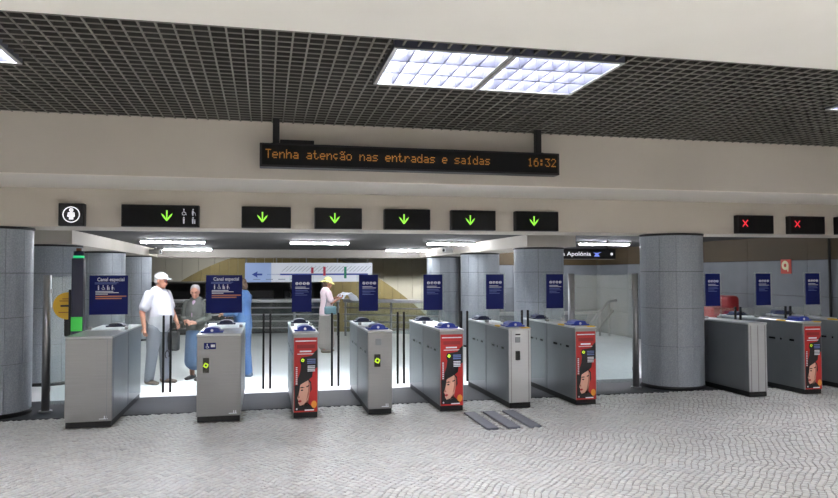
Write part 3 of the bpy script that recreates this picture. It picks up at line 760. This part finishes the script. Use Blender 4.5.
# staircase balustrade behind the fixed glass
t = thing('stair_balustrade', 'sloping steel stair balustrade seen through the fixed glass panel', 'balustrade', (0, 17.2, 0))
rod('handrail', (8.20, 0, .02), (9.02, 0, .92), .04, STEEL_D, t, 12); rod('handrail', (9.02, 0, .92), (9.25, 0, .94), .04, STEEL_D, t, 12)
rod('rail', (8.55, 0, .02), (9.15, 0, .68), .025, CHROME, t, 12)
for x, z in ((8.45, .30), (8.75, .63), (9.02, .9)): rod('post', (x, 0, .0005), (x, 0, z), .022, CHROME, t, 10)
t = thing('bench_rail', 'pale horizontal rail along the end wall behind the glass', 'rail', (7.2, 17.9, 0))
rod('bar', (-1.2, 0, .58), (1.9, 0, .58), .05, STEEL_L, t, 12)
for x in (-1.1, .2, 1.5): rod('leg', (x, 0, .0005), (x, 0, .56), .025, STEEL_D, t, 10)
# information board
t = thing('information_board', 'white information board with yellow mark between the right columns', 'board', (5.45, 17.3, 0))
box('board', -.22, .22, -.02, .02, .42, 1.36, mat('board_white', (205, 210, 214), .5), t); box('yellow_print', -.06, .04, -.024, -.019, 1.20, 1.30, YELLOW, t)
bm = bmesh.new()
for a, b in (((.0, .5), (.14, .95)), ((.14, .95), (.08, 1.2)), ((-.1, .6), (.05, .8))): prism(bm, stroke2(a, b, .02), -.024, .004)
from_bm('map_lines', bm, PALE, t)
for s in (-1, 1): rod('leg', (s*.18, .0, .0005), (s*.18, 0, .43), .018, STEEL_D, t, 10)
# red padded seat
t = thing('red_seat', 'red padded seat with high side behind the sign right of the column', 'seat', (8.58, 12.0, 0))
box('base', -.26, .26, -.25, .25, .0005, .10, HALLDARK, t); box('body', -.29, .14, -.28, .28, .10, 1.02, RED_TH, t, .05, 3)
box('side_rest', .06, .30, -.30, .30, .10, 1.24, RED_TH, t, .08, 4)
# security cameras under the beams
def cctv(p, rz, label):
    t = thing('security_camera', label, 'camera', p, rz); box('mount', -.02, .02, -.02, .02, -.06, 0, FRAME_G, t)
    bm = bmesh.new(); bx(bm, -.06, .06, -.17, .17, -.17, -.06, .02, 2); from_bm('housing', bm, FRAME_G, t); rod('lens', (0, -.175, -.115), (0, -.16, -.115), .035, BLACK, t, 16)
    box('hood', -.07, .07, -.20, .18, -.062, -.05, FRAME_G, t)
cctv((-2.66, 18.4, 2.345), .9, 'small security camera under the low ceiling by the left columns')
cctv((4.30, 16.2, 2.345), -.9, 'small security camera under the low ceiling by the right columns')

# ================================================================== PEOPLE
def limb(bm, pts, n=12):
    """pts: (x,y,z, r_forward, r_side); closed tube with rounded ends"""
    P_ = [(Vector(p[:3]), p[3], p[4] if len(p) > 4 else p[3]) for p in pts]
    t0 = (P_[1][0]-P_[0][0]).normalized(); t1 = (P_[-1][0]-P_[-2][0]).normalized()
    def cap(c, ra, rb, t_, s):
        r = min(ra, rb)*.9
        return [(c+t_*s*r*math.sin(a), ra*math.cos(a), rb*math.cos(a)) for a in (.45, .9, 1.3)]
    seq = cap(*P_[0], t0, -1)[::-1]+P_+cap(*P_[-1], t1, 1)
    rings = []
    for i, (c, ra, rb) in enumerate(seq):
        a_ = seq[max(i-1, 0)][0]; b_ = seq[min(i+1, len(seq)-1)][0]; t_ = (b_-a_).normalized()
        ref = Vector((1, 0, 0)) if abs(t_.x) < .8 else Vector((0, 0, 1))
        e = (ref-t_*ref.dot(t_)).normalized(); f_ = t_.cross(e)
        rings.append([bm.verts.new(c+e*ra*math.cos(2*PI*k/n)+f_*rb*math.sin(2*PI*k/n)) for k in range(n)])
    for i in range(len(rings)-1):
        for k in range(n): bm.faces.new((rings[i][k], rings[i][(k+1) % n], rings[i+1][(k+1) % n], rings[i+1][k]))
    bm.faces.new(rings[0][::-1]); bm.faces.new(rings[-1])
def ell(bm, c, rx, ry, rz, rot=None):
    mm = Matrix.Translation(c) @ (rot or Matrix.Identity(4)) @ Matrix.Diagonal((rx, ry, rz, 1))
    bmesh.ops.create_uvsphere(bm, u_segments=20, v_segments=12, radius=1, matrix=mm)
def fuse(name, bm, m_, parent, voxel=.009, smooth=4):
    me = bpy.data.meshes.new('tmp'); bmesh.ops.recalc_face_normals(bm, faces=bm.faces); bm.to_mesh(me); bm.free()
    o = bpy.data.objects.new('tmp', me); COL.objects.link(o)
    r = o.modifiers.new('r', 'REMESH'); r.mode = 'VOXEL'; r.voxel_size = voxel; r.use_smooth_shade = True
    s = o.modifiers.new('s', 'SMOOTH'); s.iterations = smooth; s.factor = .5
    dg = bpy.context.evaluated_depsgraph_get(); nm = bpy.data.meshes.new_from_object(o.evaluated_get(dg))
    bpy.data.objects.remove(o); nm.name = name; nm.materials.clear(); nm.materials.append(m_)
    for p in nm.polygons: p.use_smooth = True; p.material_index = 0
    return link(name, nm, parent)
def hand(bm, wr, d, out, curl=.5):
    """wr wrist point, d hand direction, out = direction the palm's back faces; thumb leaves the side"""
    d = Vector(d).normalized(); out = Vector(out); out = (out-d*out.dot(d)).normalized(); sd = d.cross(out)
    wr = Vector(wr)
    limb(bm, [(*(wr), .022, .024), (*(wr+d*.04), .020, .032), (*(wr+d*.085), .016, .038)], 10)
    for i, L in enumerate((.070, .080, .075, .058)):
        b = wr+d*.085+sd*(.030-.020*i); k1 = b+(d*math.cos(curl*.6)-out*math.sin(curl*.6))*L*.5; k2 = k1+(d*math.cos(curl*1.6)-out*math.sin(curl*1.6))*L*.5
        limb(bm, [(*b, .0095), (*k1, .009), (*k2, .008)], 8)
    b = wr+d*.03+sd*.030; k1 = b+(d*.6+sd*.7-out*.2).normalized()*.04; k2 = k1+(d*.9+sd*.2-out*.4).normalized()*.03
    limb(bm, [(*b, .012), (*k1, .011), (*k2, .009)], 8)
SKIN = mat('skin', (168, 118, 96), .5, noise=((14, 14, 14), .06)); HAIR_G = mat('grey_hair', (150, 148, 146), .7, noise=((60, 60, 20), .25)); EYE_M = mat('eye_dark', (40, 32, 30), .3); LIP = mat('lip', (160, 92, 84), .5)
def person(label, loc, rz, S, torso, legs, arms, top_m, low_m, shoe_m, skirt=None, sleeve='short', head_rot=(0, 0), hair=None, hatf=None, head_at=(.03, 1.58), inner=None):
    t = thing('person', label, 'person', loc, rz); t.scale = (S, S, S)
    hx, hz = head_at
    HM = Matrix.Translation((hx, 0, hz)) @ Matrix.Rotation(head_rot[0], 4, 'Z') @ Matrix.Rotation(head_rot[1], 4, 'Y')
    bm = bmesh.new()
    limb(bm, torso, 16)
    limb(bm, [(torso[-1][0], 0, torso[-1][2]-.02, .062), (hx-.012, 0, hz-.06, .055)], 12)
    for lg in legs:
        limb(bm, lg['bone'], 12)
        a = Vector(lg['bone'][-1][:3]); f_ = Vector((math.cos(lg.get('toe', 0)), math.sin(lg.get('toe', 0)), 0))
        limb(bm, [(*(a-f_*.03+Vector((0, 0, -.05))), .035, .035), (*(a+f_*.09+Vector((0, 0, -.06))), .028, .042), (*(a+f_*.16+Vector((0, 0, -.07))), .018, .038)], 10)
    for ar_ in arms:
        limb(bm, ar_['bone'], 12); a, b = Vector(ar_['bone'][-2][:3]), Vector(ar_['bone'][-1][:3])
        hand(bm, b, ar_.get('dir', b-a), ar_['out'], ar_.get('curl', .5))
    # head: skull, jaw, nose, ears, brow
    def H(p): return HM @ Vector(p)
    R4 = HM.to_3x3().to_4x4()
    ell(bm, H((-.008, 0, .025)), .096, .077, .098, R4); ell(bm, H((.018, 0, -.045)), .070, .058, .075, R4); ell(bm, H((.056, 0, -.092)), .024, .028, .022, R4)
    limb(bm, [(*H((.080, 0, .012)), .010), (*H((.102, 0, -.030)), .014)], 8)
    for s in (-1, 1): ell(bm, H((-.005, s*.078, -.01)), .022, .010, .032, R4); ell(bm, H((.070, s*.032, .028)), .020, .030, .010, R4)
    body = fuse('body', bm, SKIN, t, .0085, 3)
    for s in (-1, 1): bm = bmesh.new(); ell(bm, H((.079, s*.030, .006)), .010, .014, .008, R4); from_bm('eye', bm, EYE_M, body, smooth=True)
    bm = bmesh.new(); ell(bm, H((.080, 0, -.062)), .012, .026, .006, R4); from_bm('mouth', bm, LIP, body, smooth=True)
    # clothes
    bm = bmesh.new(); off = .018
    limb(bm, [(p[0], p[1], p[2], p[3]+off, p[4]+off) for p in torso[(0 if sleeve != 'jacket' else 0):-1]], 18)
    for ar_ in arms:
        B = ar_['bone']
        if sleeve == 'short':
            a, b = Vector(B[0][:3]), Vector(B[1][:3]); e = a.lerp(b, .72); limb(bm, [(*a, B[0][3]+.022), (*a.lerp(b, .4), B[0][3]+.020), (*e, B[1][3]+.032)], 12)
        else:
            limb(bm, [(*p[:3], p[3]+.017) for p in B[:-1]]+[(*Vector(B[-2][:3]).lerp(Vector(B[-1][:3]), .88), B[-1][3]+.018)], 12)
    fuse('shirt' if sleeve == 'short' else 'jacket', bm, top_m, t, .011, 5)
    bm = bmesh.new()
    if skirt: limb(bm, skirt, 22)
    else:
        z0 = torso[0]
        limb(bm, [(z0[0], 0, z0[2]-.06, z0[3]+.004, z0[4]+.004), (z0[0], 0, z0[2]+.10, torso[1][3]+.010, torso[1][4]+.010)], 16)
        for lg in legs: limb(bm, [(*p[:3], p[3]+q) for p, q in zip(lg['bone'], (.022, .024, .030))], 14)
    fuse('skirt' if skirt else 'trousers', bm, low_m, t, .011, 5)
    if inner: bm = bmesh.new(); inner(bm); fuse('blouse', bm, mat('mauve_knit', (140, 120, 138), .8), t, .01, 3)
    for lg in legs:
        bm = bmesh.new(); a = Vector(lg['bone'][-1][:3]); f_ = Vector((math.cos(lg.get('toe', 0)), math.sin(lg.get('toe', 0)), 0))
        limb(bm, [(*(a-f_*.045+Vector((0, 0, -.042))), .045, .045), (*(a+f_*.08+Vector((0, 0, -.054))), .036, .052), (*(a+f_*.17+Vector((0, 0, -.062))), .026, .046)], 12)
        fuse('shoe', bm, shoe_m, t, .009, 2)
    if hair: bm = bmesh.new(); hair(bm, H, R4); fuse('hair', bm, HAIR_G if hair is not hair_dark else mat('brown_hair', (82, 62, 48), .7), t, .008, 2)
    if hatf: hatf(t, H, R4)
    return t
def hair_short(bm, H, R4):
    ell(bm, H((-.022, 0, .050)), .094, .084, .090, R4); ell(bm, H((-.045, 0, 0)), .066, .080, .075, R4)
def hair_dark(bm, H, R4):
    ell(bm, H((-.028, 0, .045)), .092, .086, .088, R4); ell(bm, H((-.055, 0, -.02)), .062, .076, .085, R4)
def cap_hat(t, H, R4):
    bm = bmesh.new(); ell(bm, H((-.01, 0, .062)), .108, .090, .072, R4)
    limb(bm, [(*H((.06, 0, .052)), .012, .075), (*H((.12, 0, .050)), .008, .068), (*H((.165, 0, .040)), .006, .045)], 14)
    fuse('cap', bm, mat('white_cap', (214, 215, 218), .8), t, .008, 2)
def sun_hat(t, H, R4):
    bm = bmesh.new(); ym = mat('yellow_straw', (238, 232, 150), .8)
    ell(bm, H((-.012, 0, .075)), .100, .090, .085, R4)
    for k in range(24):
        a0 = 2*PI*k/24; c0, s0 = math.cos(a0), math.sin(a0)
        limb(bm, [(*H((-.012+.075*c0, .068*s0, .055)), .012), (*H((-.012+.125*c0, .115*s0, .038)), .011), (*H((-.012+.170*c0, .155*s0, .012)), .010)], 8)
    fuse('sun_hat', bm, ym, t, .009, 2)
def legset(w_=.10, step=0.0, hz=.86):
    return [dict(bone=[(0, s*w_*.9, hz, .095), (s*step*.5+.01, s*w_, .47, .064), (s*step-.01, s*(w_+.005), .085, .044)], toe=s*.15) for s in (-1, 1)]
# the man in the white cap
TM = [(-.01, 0, .84, .13, .165), (.015, 0, .95, .165, .178), (.045, 0, 1.07, .190, .180), (.03, 0, 1.20, .165, .178), (0, 0, 1.33, .125, .185), (-.01, 0, 1.41, .085, .140), (0, 0, 1.46, .055, .065)]
WHITE_T = mat('white_cotton', (186, 186, 192), .85, bump=((9, 9, 6), .5)); GREY_TR = mat('light_grey_trousers', (112, 116, 124), .85, bump=((9, 9, 5), .6))
man = person('man in white cap, white t-shirt and grey trousers behind the wide gate', (-1.60, 11.42, 0), -.55, 1.0, TM, legset(.105, .06),
    [dict(bone=[(-.01, -.195, 1.37, .058), (-.08, -.265, 1.10, .046), (-.03, -.275, .885, .031)], dir=(.1, 0, -1), out=(0, -1, 0), curl=.5),
     dict(bone=[(-.01, .195, 1.37, .058), (.04, .265, 1.10, .046), (.16, .24, .92, .031)], dir=(.35, -.05, -.9), out=(.3, .9, 0), curl=1.3)],
    WHITE_T, GREY_TR, mat('tan_shoe', (92, 80, 70), .6), hair=hair_short, hatf=cap_hat, head_rot=(.15, .12), head_at=(.05, 1.575))
bm = bmesh.new(); prism(bm, stroke2((-.05, 1.235), (.05, 1.235), .03), 0, .002)
o = from_bm('shirt_print', bm, mat('shirt_print', (190, 140, 150), .8), man); o.matrix_local = Matrix.Translation((.192, 0, 0)) @ Matrix.Rotation(PI/2, 4, 'Z')
# black shoulder bag in his left hand
t = thing('shoulder_bag', 'black bag with a looped strap held by the man in white', 'bag', (-1.36, 11.36, 0), -.3)
bm = bmesh.new(); bx(bm, -.085, .085, -.05, .05, .50, .80, .035, 3); bm.transform(Matrix.Identity(4)); from_bm('body', bm, mat('black_nylon', (26, 26, 28), .6), t, smooth=True)
box('flap', -.08, .08, -.056, -.045, .64, .79, mat('black_nylon', (26, 26, 28), .6), t, .004)
for s in (-1, 1): rod('handle', (s*.05, 0, .79), (s*.012, 0, .895), .008, BLACK, t, 8)
for k in range(8):
    a0, a1 = -.6+k*.62, -.6+(k+1)*.62
    rod('strap', (-.09+.03*math.cos(a0)*(1+.2*k/8), -.03, .445+.06*math.sin(a0)), (-.09+.03*math.cos(a1)*(1+.2*k/8), -.03, .445+.06*math.sin(a1)), .008, BLACK, t, 8)
# the grey haired woman
TW = [(-.01, 0, .86, .125, .165), (0, 0, .98, .13, .158), (.015, 0, 1.10, .125, .150), (.02, 0, 1.22, .125, .158), (-.005, 0, 1.34, .105, .165), (-.02, 0, 1.42, .075, .125), (-.01, 0, 1.47, .05, .06)]
JACK = mat('olive_jacket', (74, 76, 72), .85, bump=((10, 10, 7), .6)); BLUESK = mat('blue_grey_skirt', (70, 92, 120), .85, bump=((14, 14, 3), .7))
def blouse(bm): limb(bm, [(.045, 0, 1.02, .110, .085), (.055, 0, 1.20, .108, .082), (.025, 0, 1.38, .085, .062)], 14)
lady = person('grey haired woman in dark jacket and blue skirt behind the icon gate', (-1.07, 11.72, 0), -1.95, .885, TW, legset(.085, .04),
    [dict(bone=[(-.01, -.185, 1.37, .052), (.0, -.245, 1.10, .044), (.21, -.10, 1.06, .030)], dir=(.6, .8, 0), out=(.5, -.4, .6), curl=.9),
     dict(bone=[(-.01, .185, 1.37, .052), (.0, .245, 1.10, .044), (.20, .10, 1.03, .030)], dir=(.6, -.8, 0), out=(.5, .4, .6), curl=.9)],
    JACK, BLUESK, mat('dark_shoe', (48, 44, 44), .5), skirt=[(0, 0, .96, .125, .155), (0, 0, .80, .155, .185), (0, 0, .55, .165, .195), (0, 0, .32, .175, .205)],
    sleeve='jacket', hair=hair_short, head_rot=(.25, .18), head_at=(.045, 1.575), inner=blouse)
# the person in light blue, half hidden by the sign
DENIM = mat('light_denim', (66, 98, 142), .85, bump=((10, 10, 5), .7), noise=((8, 8, 5), .08)); JEANS = mat('pale_jeans', (70, 102, 148), .85, bump=((9, 9, 4), .6))
blue = person('person in light blue shirt and pale jeans half hidden by Canal especial sign', (-.34, 11.75, 0), 2.75, .95, TW, legset(.09, .05),
    [dict(bone=[(-.01, -.19, 1.37, .055), (.03, -.25, 1.10, .045), (.26, -.16, 1.05, .031)], dir=(.9, .3, .05), out=(0, -.3, 1), curl=.8),
     dict(bone=[(-.01, .19, 1.37, .055), (.04, .25, 1.10, .045), (.27, .14, 1.08, .031)], dir=(.9, -.3, .05), out=(0, .3, 1), curl=.8)],
    DENIM, JEANS, mat('blue_shoe', (96, 110, 130), .6), sleeve='long', hair=hair_dark, head_rot=(0, .3), head_at=(.045, 1.57))
# the woman in the yellow hat reading a map
PINK = mat('pale_pink_cotton', (226, 206, 212), .85, bump=((9, 9, 6), .5)); GREYSK = mat('grey_linen', (158, 150, 146), .9, bump=((18, 18, 2), .9))
pink = person('woman in yellow sun hat and pink top reading an unfolded map', (1.29, 15.05, 0), .25, .93, TW, legset(.085, .06),
    [dict(bone=[(-.01, -.185, 1.37, .052), (.05, -.24, 1.13, .043), (.27, -.15, 1.24, .029)], dir=(.9, .25, .2), out=(0, -.6, -.7), curl=.9),
     dict(bone=[(-.01, .185, 1.37, .052), (.06, .24, 1.13, .043), (.28, .15, 1.24, .029)], dir=(.9, -.25, .2), out=(0, .6, -.7), curl=.9)],
    PINK, GREYSK, mat('beige_shoe', (150, 138, 124), .6), skirt=[(0, 0, 1.0, .118, .145), (0, 0, .82, .155, .185), (0, 0, .45, .185, .205), (0, 0, .20, .20, .215)],
    hair=hair_dark, hatf=sun_hat, head_rot=(0, .22), head_at=(.04, 1.575))
t = thing('map', 'unfolded white paper map in the hands of the hatted woman', 'map', (1.29, 15.05, 0), .25)
bm = bmesh.new(); n = 6; rows = []
for i in range(n+1):
    u_ = i/n; x_ = .30+.36*u_; zb = 1.14+.16*math.sin(u_*PI*.9)-.10*u_+(.012 if i % 2 else -.012)
    rows.append([bm.verts.new((x_, y_, zb+.05*abs(y_))) for y_ in (-.26, -.09, .09, .26)])
for i in range(n):
    for k in range(3): bm.faces.new((rows[i][k], rows[i+1][k], rows[i+1][k+1], rows[i][k+1]))
r = bmesh.ops.extrude_face_region(bm, geom=list(bm.faces)); bmesh.ops.translate(bm, verts=[v for v in r['geom'] if isinstance(v, bmesh.types.BMVert)], vec=(0, 0, .004))
from_bm('paper', bm, mat('map_paper', (232, 238, 246), .7, noise=((6, 6, 6), .06)), t)
t = thing('handbag', 'small teal shoulder bag on the hip of the hatted woman', 'bag', (1.36, 14.82, 0), .25)
bm = bmesh.new(); bx(bm, -.13, .13, -.045, .045, .82, .99, .035, 3); from_bm('body', bm, mat('teal_canvas', (104, 138, 146), .8), t, smooth=True)
rod('strap', (-.1, .02, .98), (-.04, .06, 1.22), .008, mat('teal_strap', (84, 110, 120), .7), t, 8); rod('strap', (.1, .02, .98), (-.02, .06, 1.22), .008, mat('teal_strap', (84, 110, 120), .7), t, 8)
